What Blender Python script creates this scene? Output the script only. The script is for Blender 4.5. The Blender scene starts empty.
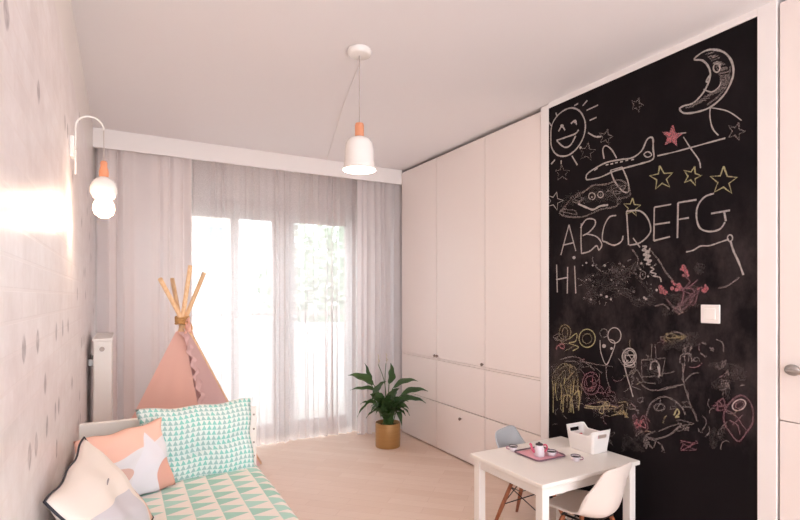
import bpy, bmesh, math, random
from mathutils import Vector, Matrix
random.seed(7)
sc = bpy.context.scene
COL = sc.collection
PI = math.pi
F, HOR, CZ, YAW = 504.0, 297.0, 1.35, math.radians(28.9)
CY, SY = math.cos(YAW), math.sin(YAW)
H = 2.62            # ceiling
XL, XR = -0.19, 2.45  # left wall, wardrobe front plane

def on_right(px, py, x=XR):
    """point of the right-hand plane that the photo shows at px, py"""
    l = (px-400)/F
    a = YAW+math.atan(l)
    y = x/math.tan(a)
    d = SY*x+CY*y
    return Vector((x, y, CZ-(py-HOR)/F*d))

# ------------------------------------------------------------------ materials
def srgb(r, g, b):
    f = lambda c: (c/255/12.92) if c/255 <= .04045 else ((c/255+.055)/1.055)**2.4
    return (f(r), f(g), f(b), 1)

class NT:
    def __init__(s, name):
        m = bpy.data.materials.new(name); m.use_nodes = True
        s.m = m; s.t = m.node_tree; s.b = s.t.nodes['Principled BSDF']; s.out = s.t.nodes['Material Output']
    def n(s, typ, **kw):
        o = s.t.nodes.new(typ)
        for k, v in kw.items(): setattr(o, k, v)
        return o
    def l(s, a, b): s.t.links.new(a, b)
    def math(s, op, a, b=None, c=None):
        o = s.n('ShaderNodeMath', operation=op)
        for i, v in enumerate((a, b, c)):
            if v is None: continue
            if isinstance(v, (int, float)): o.inputs[i].default_value = v
            else: s.l(v, o.inputs[i])
        return o.outputs[0]
    def mix(s, fac, a, b):
        o = s.n('ShaderNodeMix', data_type='RGBA')
        for i, v in ((0, fac), (6, a), (7, b)):
            if isinstance(v, (int, float, tuple)): o.inputs[i].default_value = v
            else: s.l(v, o.inputs[i])
        return o.outputs[2]
    def coord(s, kind='Object'):
        return s.n('ShaderNodeTexCoord').outputs[kind]
    def sep(s, v):
        o = s.n('ShaderNodeSeparateXYZ'); s.l(v, o.inputs[0]); return o.outputs
    def comb(s, x, y, z=0.0):
        o = s.n('ShaderNodeCombineXYZ')
        for i, v in enumerate((x, y, z)):
            if isinstance(v, (int, float)): o.inputs[i].default_value = v
            else: s.l(v, o.inputs[i])
        return o.outputs[0]
    def noise(s, scale, detail=3, vec=None, rough=.5):
        o = s.n('ShaderNodeTexNoise'); o.inputs['Scale'].default_value = scale
        o.inputs['Detail'].default_value = detail; o.inputs['Roughness'].default_value = rough
        if vec is None: vec = s.coord()
        s.l(vec, o.inputs['Vector']); return o.outputs['Fac']
    def ramp(s, fac, stops):
        o = s.n('ShaderNodeValToRGB'); e = o.color_ramp.elements
        while len(e) < len(stops): e.new(.5)
        for i, (p, c) in enumerate(stops):
            e[i].position = p; e[i].color = c if isinstance(c, tuple) else (c, c, c, 1)
        s.l(fac, o.inputs[0]); return o.outputs[0]
    def base(s, v):
        if isinstance(v, tuple): s.b.inputs['Base Color'].default_value = v
        else: s.l(v, s.b.inputs['Base Color'])
    def bump(s, h, strength=.3, dist=.01):
        o = s.n('ShaderNodeBump'); o.inputs['Strength'].default_value = strength; o.inputs['Distance'].default_value = dist
        s.l(h, o.inputs['Height']); s.l(o.outputs[0], s.b.inputs['Normal'])

def simple(name, rgb, rough=.5, metal=0, var=.04, nscale=6, bump=0, spec=None):
    k = NT(name); c = srgb(*rgb)
    lo = tuple(v*(1-var) for v in c[:3])+(1,); hi = tuple(min(1, v*(1+var)) for v in c[:3])+(1,)
    nz = k.noise(nscale)
    k.base(k.mix(nz, lo, hi))
    k.b.inputs['Roughness'].default_value = rough; k.b.inputs['Metallic'].default_value = metal
    if spec is not None: k.b.inputs['Specular IOR Level'].default_value = spec
    if bump: k.bump(k.noise(nscale*30), bump, .002)
    return k.m

M = {}
M['ceiling'] = simple('ceiling paint', (236, 232, 233), .9, var=.012, nscale=1)
M['paint'] = simple('wall paint', (232, 226, 224), .85, var=.02, nscale=2)
M['lacquer'] = simple('white lacquer', (238, 227, 222), .42, var=.015, nscale=2)
M['carcass'] = simple('carcass board', (150, 132, 126), .6)
M['trimwhite'] = simple('white trim paint', (238, 232, 230), .5, var=.01)
M['white'] = simple('white painted wood', (238, 232, 226), .4, var=.02)
M['plastic'] = simple('white plastic', (238, 232, 228), .35, var=.01)
M['greyshell'] = simple('grey plastic shell', (202, 204, 208), .45, var=.01)
M['whiteshell'] = simple('white plastic shell', (226, 214, 206), .4, var=.01)
M['metalgrey'] = simple('brushed metal', (176, 170, 166), .3, metal=.9)
M['darkmetal'] = simple('black wire', (34, 28, 27), .4, metal=.3)
M['knob'] = simple('dark knob metal', (140, 124, 116), .35, metal=.7)
M['soil'] = simple('soil', (40, 30, 24), .95, var=.4, nscale=60, bump=.5)
M['cord'] = simple('textile cord', (196, 182, 176), .7)
M['whitemetal'] = simple('white enamel', (240, 234, 230), .25, var=.01)
M['peachwood'] = simple('turned pale wood', (224, 150, 112), .5, var=.12, nscale=25)
M['traypink'] = simple('pink tray', (232, 168, 182), .4, var=.06, nscale=40)
M['trayrim'] = simple('tray rim', (120, 92, 104), .4)
M['cup'] = simple('enamel cup', (226, 216, 222), .3, var=.02)
M['cupdark'] = simple('cup rim', (58, 46, 50), .4)
M['toypink'] = simple('toy pink', (206, 84, 112), .4)
M['toyred'] = simple('toy red', (190, 36, 66), .45)
M['toymauve'] = simple('mauve print', (176, 130, 146), .45)
M['mattress'] = simple('mattress cotton', (232, 224, 218), .9)
M['spathe'] = simple('white spathe', (226, 214, 196), .6)
M['stem'] = simple('plant stem', (70, 104, 50), .6)
M['piping'] = simple('dark piping', (54, 52, 60), .8)
M['rope'] = simple('rope', (196, 150, 96), .9, var=.3, nscale=80)
M['frame'] = simple('window frame', (168, 150, 146), .5)
M['graywall'] = simple('far render', (206, 192, 178), .9)
M['blueglass'] = simple('far pane', (120, 136, 148), .15)
M['balcony'] = simple('balcony panel', (236, 238, 236), .6)
M['tile'] = simple('balcony tile', (176, 170, 164), .8)
M['leaffar'] = simple('far leaves', (150, 172, 148), .9, var=.3, nscale=3)
M['barkfar'] = simple('far bark', (90, 76, 66), .9)

def wood(name, a, b, scale=14, axis='Z', rough=.5):
    k = NT(name); mp = k.n('ShaderNodeMapping')
    mp.inputs['Scale'].default_value = (1, 1, .12) if axis == 'Z' else ((1, .12, 1) if axis == 'Y' else (.12, 1, 1))
    k.l(k.coord(), mp.inputs[0])
    nz = k.noise(scale*6, 4, mp.outputs[0])
    k.base(k.mix(k.ramp(nz, [(.35, 0.0), (.65, 1.0)]), srgb(*a), srgb(*b)))
    k.b.inputs['Roughness'].default_value = rough
    return k.m
M['leg'] = wood('walnut leg', (138, 76, 48), (172, 104, 68))
M['polewood'] = wood('pine pole', (228, 184, 140), (242, 206, 164))

# floor: pale pinkish planks laid aslant
k = NT('pale oak floor')
mp = k.n('ShaderNodeMapping'); mp.inputs['Rotation'].default_value = (0, 0, math.radians(45)); k.l(k.coord(), mp.inputs[0])
br = k.n('ShaderNodeTexBrick'); k.l(mp.outputs[0], br.inputs['Vector'])
br.inputs['Scale'].default_value = 1; br.inputs['Brick Width'].default_value = .5; br.inputs['Row Height'].default_value = .09
br.inputs['Mortar Size'].default_value = .0015; br.inputs['Color1'].default_value = srgb(228, 203, 186); br.inputs['Color2'].default_value = srgb(235, 213, 198)
br.inputs['Mortar'].default_value = srgb(216, 188, 172)
mp2 = k.n('ShaderNodeMapping'); mp2.inputs['Rotation'].default_value = (0, 0, math.radians(45)); mp2.inputs['Scale'].default_value = (2, 12, 1); k.l(k.coord(), mp2.inputs[0])
nz = k.noise(3, 4, mp2.outputs[0], .65)
k.base(k.mix(k.math('MULTIPLY', nz, .45), br.outputs['Color'], srgb(210, 180, 163)))
k.b.inputs['Roughness'].default_value = .55; k.b.inputs['Specular IOR Level'].default_value = .3
M['floor'] = k.m

# left wall: whitewashed brick paper with a few grey bricks, plain paint near the ceiling
k = NT('whitewashed brick paper')
s3 = k.sep(k.coord())
v = k.comb(s3[1], s3[2], 0.0)
def brick(k, v, c1, c2, mo, w, h, ms):
    b = k.n('ShaderNodeTexBrick'); k.l(v, b.inputs['Vector'])
    b.inputs['Scale'].default_value = 1; b.inputs['Brick Width'].default_value = w; b.inputs['Row Height'].default_value = h
    b.inputs['Mortar Size'].default_value = ms; b.inputs['Mortar Smooth'].default_value = .4
    for n_, c_ in (('Color1', c1), ('Color2', c2), ('Mortar', mo)): b.inputs[n_].default_value = c_
    return b
b1 = brick(k, v, (0, 0, 0, 1), (1, 1, 1, 1), (.5, .5, .5, 1), .21, .065, .005)
rnd = b1.outputs['Color']
gu, gv = k.math('DIVIDE', s3[1], .105), k.math('DIVIDE', s3[2], .13)
gu = k.math('ADD', gu, k.math('MULTIPLY', k.math('FLOOR', gv), .37))
wn = k.n('ShaderNodeTexWhiteNoise'); wn.noise_dimensions = '2D'; k.l(k.comb(k.math('FLOOR', gu), k.math('FLOOR', gv)), wn.inputs['Vector'])
wob = k.math('MULTIPLY', k.math('SUBTRACT', k.noise(30, 2), .5), .5)
ea = k.math('POWER', k.math('ABSOLUTE', k.math('ADD', k.math('MULTIPLY', k.math('SUBTRACT', k.math('FRACT', gu), .5), 3.4), wob)), 1.6)
eb = k.math('POWER', k.math('ABSOLUTE', k.math('MULTIPLY', k.math('SUBTRACT', k.math('FRACT', gv), .5), 3.6)), 1.6)
greym = k.math('MULTIPLY', k.math('GREATER_THAN', wn.outputs[0], .90), k.ramp(k.math('ADD', ea, eb), [(.6, 1.0), (1.0, 0.0)]))
n2 = k.noise(9, 5, None, .7)
basec = k.mix(k.ramp(n2, [(.35, 0.0), (.7, 1.0)]), srgb(238, 231, 231), srgb(224, 214, 212))
basec = k.mix(k.math('MULTIPLY', b1.outputs['Fac'], .6), basec, srgb(232, 222, 220))
basec = k.mix(k.math('MULTIPLY', rnd, .16), basec, srgb(186, 166, 162))
keep = k.math('MULTIPLY', greym, k.ramp(k.noise(22, 2), [(.38, .45), (.55, .9)]))
basec = k.mix(keep, basec, srgb(150, 136, 138))
top = k.math('GREATER_THAN', s3[2], 2.30)
basec = k.mix(top, basec, srgb(230, 222, 217))
k.base(basec); k.b.inputs['Roughness'].default_value = .31; k.b.inputs['Specular IOR Level'].default_value = .35
k.bump(k.math('ADD', n2, k.math('MULTIPLY', b1.outputs['Fac'], -.8)), .15, .003)
M['paper'] = k.m

# chalkboard
k = NT('chalkboard paint')
s3 = k.sep(k.coord())
mpz = k.n('ShaderNodeMapping'); mpz.inputs['Scale'].default_value = (1, 1.6, 1); k.l(k.coord(), mpz.inputs[0])
dz = k.ramp(k.noise(2.6, 6, mpz.outputs[0], .7), [(.45, 0.0), (.75, 1.0)])
low = k.ramp(k.math('DIVIDE', s3[2], 2.6), [(.20, 0.05), (.30, 1.0), (.60, .8), (.72, .12)])
dust = k.math('MULTIPLY', k.math('MULTIPLY', dz, low), .22)
k.base(k.mix(dust, srgb(25, 21, 23), srgb(128, 112, 112)))
k.b.inputs['Roughness'].default_value = .85; k.b.inputs['Specular IOR Level'].default_value = .06
M['board'] = k.m

def chalk(name, rgb, dens):
    k = NT(name); k.base(srgb(*rgb)); k.b.inputs['Roughness'].default_value = 1
    k.b.inputs['Specular IOR Level'].default_value = 0
    nz = k.noise(170, 3, None, .7)
    a = k.ramp(nz, [(.5-dens*.5, 1.0), (.62+dens*.2, .25*dens)])
    k.l(k.math('MULTIPLY', a, .07 if dens < .1 else min(1, .35+dens*.6)), k.b.inputs['Alpha'])
    return k.m
CH = {'w': chalk('white chalk', (226, 214, 208), .9), 'g': chalk('faint white chalk', (176, 160, 156), .25),
      'y': chalk('yellow chalk', (220, 208, 160), .8), 'p': chalk('pink chalk', (214, 134, 140), .75),
      'f': chalk('faint yellow chalk', (196, 176, 130), .5), 'm': chalk('faint mauve chalk', (178, 120, 132), .45),
      's': chalk('chalk smudge', (150, 138, 136), .05)}

def cloth(name, rgb, transl=.3, var=.03, rough=.9, bump=.2):
    k = NT(name); c = srgb(*rgb); k.b.inputs['Roughness'].default_value = rough
    k.b.inputs['Specular IOR Level'].default_value = .1
    nz = k.noise(5); col = k.mix(nz, tuple(x*(1-var) for x in c[:3])+(1,), tuple(min(1, x*(1+var)) for x in c[:3])+(1,))
    k.base(col)
    if bump: k.bump(k.noise(400, 2), bump, .001)
    tr = k.n('ShaderNodeBsdfTranslucent'); k.l(col, tr.inputs[0])
    mx = k.n('ShaderNodeMixShader'); mx.inputs[0].default_value = transl
    k.l(k.b.outputs[0], mx.inputs[1]); k.l(tr.outputs[0], mx.inputs[2]); k.l(mx.outputs[0], k.out.inputs[0])
    return k.m
M['drape'] = cloth('pale grey pink drape', (234, 223, 221), .18)
M['drape_right'] = cloth('off white drape', (236, 229, 229), .45)
M['teepink'] = cloth('salmon pink cotton', (246, 200, 186), .2)
M['teemauve'] = cloth('dusty mauve cotton', (228, 192, 190), .15)

k = NT('sheer voile')
tr = k.n('ShaderNodeBsdfTranslucent'); tr.inputs[0].default_value = srgb(242, 236, 235)
df = k.n('ShaderNodeBsdfDiffuse'); df.inputs[0].default_value = srgb(234, 224, 223)
tp = k.n('ShaderNodeBsdfTransparent')
m1 = k.n('ShaderNodeMixShader'); m1.inputs[0].default_value = .6; k.l(df.outputs[0], m1.inputs[1]); k.l(tr.outputs[0], m1.inputs[2])
weave = k.noise(260, 1)
m2 = k.n('ShaderNodeMixShader'); k.l(k.ramp(weave, [(.3, .56), (.7, .76)]), m2.inputs[0])
k.l(tp.outputs[0], m2.inputs[1]); k.l(m1.outputs[0], m2.inputs[2]); k.l(m2.outputs[0], k.out.inputs[0])
M['sheer'] = k.m

k = NT('window glass')
gl = k.n('ShaderNodeBsdfGlossy'); gl.inputs['Roughness'].default_value = .02
tp = k.n('ShaderNodeBsdfTransparent'); tp.inputs[0].default_value = (.95, .98, .98, 1)
mx = k.n('ShaderNodeMixShader'); mx.inputs[0].default_value = .07
k.l(tp.outputs[0], mx.inputs[1]); k.l(gl.outputs[0], mx.inputs[2]); k.l(mx.outputs[0], k.out.inputs[0])
M['glass'] = k.m

def emis(name, rgb, st):
    k = NT(name); k.base(srgb(*rgb)); k.b.inputs['Emission Color'].default_value = srgb(*rgb)
    k.b.inputs['Emission Strength'].default_value = st; return k.m
M['bulb'] = emis('lit bulb', (255, 222, 190), 2.6)
M['bulb2'] = emis('lit pendant bulb', (255, 232, 206), 3)

# leaf
k = NT('glossy dark leaf')
k.base(k.mix(k.noise(7), srgb(38, 58, 34), srgb(70, 96, 54)))
k.b.inputs['Roughness'].default_value = .38
tr = k.n('ShaderNodeBsdfTranslucent'); tr.inputs[0].default_value = srgb(80, 130, 50)
mx = k.n('ShaderNodeMixShader'); mx.inputs[0].default_value = .15
k.l(k.b.outputs[0], mx.inputs[1]); k.l(tr.outputs[0], mx.inputs[2]); k.l(mx.outputs[0], k.out.inputs[0])
M['leaf'] = k.m

# ochre pot
k = NT('brushed gold pot'); mp = k.n('ShaderNodeMapping'); mp.inputs['Scale'].default_value = (1, 1, 30); k.l(k.coord(), mp.inputs[0])
k.base(k.mix(k.noise(3, 3, mp.outputs[0]), srgb(158, 116, 66), srgb(182, 140, 88)))
k.b.inputs['Roughness'].default_value = .45; k.b.inputs['Metallic'].default_value = .25
M['pot'] = k.m

def tri_pattern(name, nu, nv, ca, cb, horizontal=False, cc=None, edge=None):
    """rows of triangles in UV"""
    k = NT(name); s2 = k.sep(k.coord('UV'))
    u = k.math('MULTIPLY', s2[0], float(nu)); w = k.math('MULTIPLY', s2[1], float(nv))
    fu = k.math('FRACT', u); fw = k.math('FRACT', w)
    if horizontal: fu, fw = fw, fu
    tri = k.math('LESS_THAN', k.math('MULTIPLY', k.math('ABSOLUTE', k.math('SUBTRACT', fu, .5)), 2.0), k.math('SUBTRACT', .96, fw))
    colb = srgb(*cb)
    if cc:
        wn = k.n('ShaderNodeTexWhiteNoise'); wn.noise_dimensions = '2D'
        k.l(k.comb(k.math('FLOOR', u), k.math('FLOOR', w)), wn.inputs['Vector'])
        colb = k.mix(k.math('GREATER_THAN', wn.outputs[0], .55), srgb(*cb), srgb(*cc))
    k.base(k.mix(tri, srgb(*ca), colb)); k.b.inputs['Roughness'].default_value = .9
    k.b.inputs['Specular IOR Level'].default_value = .1
    k.bump(k.noise(300, 2), .2, .001)
    return k.m
M['quilt'] = tri_pattern('mint triangle quilt', 9, 21, (238, 230, 222), (166, 206, 192), True, (178, 214, 202))
M['mintpillow'] = tri_pattern('small teal triangles', 22, 16, (222, 232, 228), (160, 194, 190), False, (140, 202, 192))

# two printed cushions
def ell(k, s2, cx, cy, rx, ry):
    a = k.math('POWER', k.math('ABSOLUTE', k.math('DIVIDE', k.math('SUBTRACT', s2[0], cx), rx)), 2.0)
    b = k.math('POWER', k.math('ABSOLUTE', k.math('DIVIDE', k.math('SUBTRACT', s2[1], cy), ry)), 2.0)
    return k.math('LESS_THAN', k.math('ADD', a, b), 1.0)
def half(k, s2, a, b, c):   # a*u+b*v > c
    return k.math('GREATER_THAN', k.math('ADD', k.math('MULTIPLY', s2[0], a), k.math('MULTIPLY', s2[1], b)), c)
k = NT('peach print cotton'); s2 = k.sep(k.coord('UV'))
c = k.mix(half(k, s2, -.25, 1.0, .50), srgb(224, 219, 222), srgb(240, 192, 174))
star = k.math('MULTIPLY', half(k, s2, 2.2, -1.0, .72), half(k, s2, -2.4, -1.0, -2.62))
c = k.mix(star, c, srgb(226, 222, 228))
c = k.mix(ell(k, s2, .93, .18, .2, .24), c, srgb(222, 168, 152))
c = k.mix(ell(k, s2, .30, .38, .2, .10), c, srgb(214, 176, 164))
k.base(c); k.b.inputs['Roughness'].default_value = .9; k.bump(k.noise(300, 2), .2, .001)
M['peachprint'] = k.m
k = NT('cream and grey print cotton'); s2 = k.sep(k.coord('UV'))
c = k.mix(half(k, s2, -.3, 1.0, .40), srgb(208, 203, 208), srgb(238, 226, 217))
c = k.mix(ell(k, s2, .12, .30, .22, .5), c, srgb(234, 222, 212))
c = k.mix(ell(k, s2, .10, .12, .12, .3), c, srgb(232, 186, 166))
c = k.mix(ell(k, s2, .17, .36, .020, .022), c, srgb(40, 36, 40))
c = k.mix(ell(k, s2, .05, .64, .018, .020), c, srgb(90, 84, 86))
c = k.mix(ell(k, s2, .52, .70, .06, .010), c, srgb(150, 140, 142))
k.base(c); k.b.inputs['Roughness'].default_value = .9; k.bump(k.noise(300, 2), .2, .001)
M['creamprint'] = k.m

# ------------------------------------------------------------------ mesh helpers
def link(name, bm, mat, parent=None, smooth=False, kind=None, label=None, mods=()):
    me = bpy.data.meshes.new(name); bmesh.ops.recalc_face_normals(bm, faces=bm.faces) ; bm.to_mesh(me); bm.free()
    o = bpy.data.objects.new(name, me); COL.objects.link(o)
    for m_ in (mat if isinstance(mat, (list, tuple)) else [mat]): me.materials.append(m_)
    if smooth:
        for p in me.polygons: p.use_smooth = True
    if parent: o.parent = parent
    if kind: o['kind'] = kind
    if label: o['label'] = label
    return o
def thing(name, label, cat, loc=(0, 0, 0), rz=0, group=None):
    o = bpy.data.objects.new(name, None); COL.objects.link(o); o.location = loc; o.rotation_euler = (0, 0, rz)
    o.empty_display_size = .1
    return tag(o, label, cat, group)
def tag(o, label, cat, group=None):
    o['label'] = label; o['category'] = cat
    if group: o['group'] = group
    return o
def box(bm, x0, x1, y0, y1, z0, z1, bev=0, mi=0):
    vs = [bm.verts.new((x, y, z)) for x in (x0, x1) for y in (y0, y1) for z in (z0, z1)]
    fs = [bm.faces.new([vs[i] for i in f]) for f in ((0, 1, 3, 2), (4, 6, 7, 5), (0, 4, 5, 1), (2, 3, 7, 6), (0, 2, 6, 4), (1, 5, 7, 3))]
    for f in fs: f.material_index = mi
    if bev:
        es = list({e for f in fs for e in f.edges})
        bmesh.ops.bevel(bm, geom=es, offset=bev, segments=2, affect='EDGES', profile=.5)
    return bm
def NB(): return bmesh.new()
def smooth_path(pts, n=6, closed=False):
    pts = [Vector(p) for p in pts]; out = []
    m = len(pts)
    if m < 3: return pts
    rng = range(m if closed else m-1)
    for i in rng:
        g = (lambda j: pts[j % m]) if closed else (lambda j: pts[max(0, min(m-1, j))])
        p0, p1, p2, p3 = g(i-1), g(i), g(i+1), g(i+2)
        for s in range(n):
            t = s/n
            out.append(.5*((2*p1)+(p2-p0)*t+(2*p0-5*p1+4*p2-p3)*t*t+(3*p1-p0-3*p2+p3)*t**3))
    if not closed: out.append(pts[-1])
    return out
def tube(bm, pts, r, seg=10, closed=False, mi=0):
    pts = [Vector(p) for p in pts]; n = len(pts)
    rs = r if isinstance(r, (list, tuple)) else [r]*n
    rings = []; prev = None
    for i, p in enumerate(pts):
        a = pts[(i-1) % n] if (closed or i > 0) else p
        b = pts[(i+1) % n] if (closed or i < n-1) else p
        t = (b-a).normalized()
        if prev is None:
            u = t.orthogonal().normalized()
        else:
            u = (prev-t*prev.dot(t))
            u = u.normalized() if u.length > 1e-6 else t.orthogonal().normalized()
        prev = u; w = t.cross(u)
        rings.append([bm.verts.new(p+(u*math.cos(2*PI*j/seg)+w*math.sin(2*PI*j/seg))*rs[i]) for j in range(seg)])
    for i in range(n if closed else n-1):
        A, B = rings[i], rings[(i+1) % n]
        for j in range(seg):
            f = bm.faces.new((A[j], A[(j+1) % seg], B[(j+1) % seg], B[j])); f.material_index = mi; f.smooth = True
    if not closed:
        for R_ in (rings[0], rings[-1]):
            f = bm.faces.new(R_); f.material_index = mi
    return bm
def lathe(bm, prof, c=(0, 0, 0), seg=32, mi=0, axis='Z'):
    """prof: (r, z) list"""
    c = Vector(c); rings = []
    def pt(r, z, a):
        x, y = r*math.cos(a), r*math.sin(a)
        return c+(Vector((x, y, z)) if axis == 'Z' else (Vector((-z, x, y)) if axis == 'X' else Vector((x, -z, y))))
    for r, z in prof:
        rings.append([bm.verts.new(pt(0, z, 0))] if r < 1e-6 else [bm.verts.new(pt(r, z, 2*PI*j/seg)) for j in range(seg)])
    for A, B in zip(rings, rings[1:]):
        for j in range(seg):
            j2 = (j+1) % seg
            if len(A) == 1 and len(B) == 1: continue
            if len(A) == 1: f = bm.faces.new((A[0], B[j2], B[j]))
            elif len(B) == 1: f = bm.faces.new((A[j], A[j2], B[0]))
            else: f = bm.faces.new((A[j], A[j2], B[j2], B[j]))
            f.material_index = mi; f.smooth = True
    return bm
def grid(bm, fn, nu, nv, mi=0, uv=True):
    L = bm.loops.layers.uv.verify() if uv else None
    V = [[bm.verts.new(fn(i/nu, j/nv)) for j in range(nv+1)] for i in range(nu+1)]
    for i in range(nu):
        for j in range(nv):
            f = bm.faces.new((V[i][j], V[i+1][j], V[i+1][j+1], V[i][j+1])); f.smooth = True; f.material_index = mi
            if uv:
                for lp, (a, b) in zip(f.loops, ((i, j), (i+1, j), (i+1, j+1), (i, j+1))): lp[L].uv = (a/nu, b/nv)
    return V
def mod(o, typ, **kw):
    m_ = o.modifiers.new(typ.lower(), typ)
    for a, b in kw.items(): setattr(m_, a, b)
    return o

# ------------------------------------------------------------------ the room
YW = 4.86   # inner face of window wall
YB = -2.8
b = NB(); box(b, XL-.15, 3.2, YB, YW+.25, -.12, 0); link('floor', b, M['floor'], kind='structure')
b = NB(); box(b, XL-.15, 3.2, YB, YW+.25, H, H+.15); link('ceiling', b, M['ceiling'], kind='structure')
b = NB(); box(b, XL-.15, XL, YB, YW+.25, 0, H); link('wall_left', b, M['paper'], kind='structure')
b = NB(); box(b, 3.06, 3.2, 1.1, YW+.25, 0, H)
box(b, XR+.005, 3.06, YB, .19, 0, H); link('wall_right', b, M['paint'], kind='structure')
# window wall around the opening
WX0, WX1, WZ = .16, 2.14, 2.27
b = NB(); box(b, XL, WX0, YW, YW+.25, 0, H); box(b, WX1, 3.06, YW, YW+.25, 0, H); box(b, WX0, WX1, YW, YW+.25, WZ, H)
link('wall_back', b, M['paint'], kind='structure')
# window_1: frames, leaves, glass
b = NB()
wy0, wy1 = YW+.03, YW+.11
box(b, WX0, WX0+.05, wy0, wy1, 0, WZ); box(b, WX1-.05, WX1, wy0, wy1, 0, WZ); box(b, WX0, WX1, wy0, wy1, 2.13, WZ)
box(b, WX0, WX1, wy0, wy1, 0, .05); box(b, 1.32, 1.46, wy0, wy1, 0, 2.13)
win = link('window_1', b, M['frame'], kind='structure')
for (x0, x1) in ((WX0+.05, .93), (.93, 1.32), (1.46, WX1-.05)):
    f = NB(); t = .035
    box(f, x0, x0+t, wy0-.015, wy1-.02, .05, 2.13); box(f, x1-t, x1, wy0-.015, wy1-.02, .05, 2.13)
    box(f, x0+t, x1-t, wy0-.015, wy1-.02, .05, .12); box(f, x0+t, x1-t, wy0-.015, wy1-.02, 2.09, 2.13)
    fo = link('window_frame', f, M['frame'], win)
    g = NB(); box(g, x0+t, x1-t, wy0+.02, wy0+.026, .12, 2.09); link('pane', g, M['glass'], fo)
hb = NB(); box(hb, 1.44, 1.455, wy0-.05, wy0-.01, 1.0, 1.13, .004); link('window_handle', hb, M['metalgrey'], win)
# pelmet box across the window
b = NB(); box(b, XL, XR+.01, 4.41, 4.43, 2.475, H, .002)
link('trim_1', b, M['trimwhite'], kind='structure')
# curtain track hidden behind the pelmet carries the curtains
b = NB(); box(b, XL+.02, XR-.02, 4.45, 4.64, H-.03, H); tr_ = link('curtain_rail', b, M['white'])
tag(tr_, 'white double curtain rail under the ceiling behind the pelmet', 'curtain rail')

# ------------------------------------------------------------------ curtains
def curtain(name, x0, x1, yc, z0, z1, mat, lam, amp, label, cat, seed, group=None, nu=None, flare=0):
    rnd = random.Random(seed); ph = [rnd.uniform(0, 6.28) for _ in range(5)]
    n = nu or int((x1-x0)/lam*16)
    def fn(u, v):
        x = x0+(x1-x0)*u
        t = u*(x1-x0)/lam
        w = t+.35*math.sin(t*.9+ph[0])+.22*math.sin(t*2.3+ph[1])
        low = 1-v
        a = amp*(.65+.35*math.sin(t*.7+ph[2]))*(.75+.45*low)
        s = math.sin(2*PI*w+.5*low*math.sin(t*1.3+ph[3]))
        y = yc+a*s+.35*a*math.sin(4*PI*w+ph[4])
        xx = x+.45*a*math.sin(4*PI*w)*(.5+.5*low)+flare*low*(u-.5)
        return Vector((xx, y, z0+(z1-z0)*v+(.006*math.sin(7*t) if v == 0 else 0)))
    b = NB(); grid(b, fn, n, 22)
    o = link(name, b, mat, smooth=True)
    return tag(o, label, cat, group)
curtain('drape', XL+.03, .50, 4.487, .012, H-.03, M['drape'], .115, .042, 'opaque pale grey-pink drape gathered by the radiator, left of the window', 'curtain', 3)
curtain('drape', 2.0, XR+.12, 4.485, .012, H-.03, M['drape_right'], .082, .027, 'opaque pale drape gathered beside the wardrobes, behind the plant', 'curtain', 5)
curtain('sheer_curtain', .46, 1.445, 4.59, .012, H-.03, M['sheer'], .10, .030, 'sheer voile curtain over the left half of the window, behind the play tent', 'curtain', 8)
curtain('sheer_curtain', 1.42, 2.12, 4.618, .012, H-.03, M['sheer'], .095, .030, 'sheer voile curtain over the right half of the window', 'curtain', 11)

# ------------------------------------------------------------------ wardrobes
def wardrobe(y0, y1, label, knob_upper, knob_low):
    t = thing('wardrobe', label, 'wardrobe', (XR, (y0+y1)/2, 0), 0, None)
    w = (y1-y0)/2; g = .003
    b = NB(); box(b, .022, .60, -w+.001, w-.001, .04, 2.60); box(b, .03, .58, -w+.001, w-.001, 0, .04); link('body', b, M['carcass'], t)
    def front(name, z0, z1):
        b = NB(); box(b, 0, .02, -w+g, w-g, z0, z1, .0025); return link(name, b, M['lacquer'], t)
    up = front('upper_door', .808, 2.588); mi = front('middle_door', .4235, .788); dr = front('drawer', .012, .4165)
    fr = NB(); box(fr, .004, .02, -w+.001, w-.001, .788+g, .808-g); link('rail', fr, M['lacquer'], t)
    def knob(par, y, z, name='knob'):
        b = NB(); lathe(b, [(0, .024), (.010, .023), (.013, .017), (.010, .010), (.005, .006), (.005, -.003), (0, -.003)], (0, y, z), 16, axis='X')
        link(name, b, M['knob'], par)
    for y, z in knob_upper: knob(up, y, z)
    for y, z in knob_low: knob(dr, y, z)
    return t
wardrobe(3.765, 4.405, 'white fitted wardrobe in the corner behind the plant, beside the curtain', [(-.308, .828)], [])
wardrobe(3.085, 3.765, 'middle one of the three white fitted wardrobes, with a knob on its low drawer', [(.318, .828), (-.32, .828)], [(-.03, .345)])
wardrobe(2.492, 3.085, 'white fitted wardrobe next to the chalkboard, behind the grey chair', [], [])
# the cupboard right of the chalkboard with a lever handle
t = thing('cupboard', 'white tall cupboard with a silver lever handle, right of the chalkboard', 'cupboard', (XR, .65, 0))
b = NB(); box(b, .025, .6, -.45, .45, 0, 2.60); link('body', b, M['carcass'], t)
b = NB(); box(b, 0, .022, -.447, .447, .828, 2.60, .0025); ud = link('upper_door', b, M['lacquer'], t)
b = NB(); box(b, 0, .022, -.447, .447, .01, .824, .0025); link('lower_door', b, M['lacquer'], t)
b = NB(); lathe(b, [(0, .012), (.026, .010), (.030, 0), (0, 0)], (0, .40, 1.045), 24, axis='X')
for v_ in b.verts: v_.co.z = 1.045+(v_.co.z-1.045)*.8
tube(b, smooth_path([(-.005, .40, 1.045), (-.04, .40, 1.045), (-.05, .385, 1.045), (-.05, .33, 1.043), (-.048, .285, 1.04)], 5), .009, 12)
link('handle', b, M['metalgrey'], ud)
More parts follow.
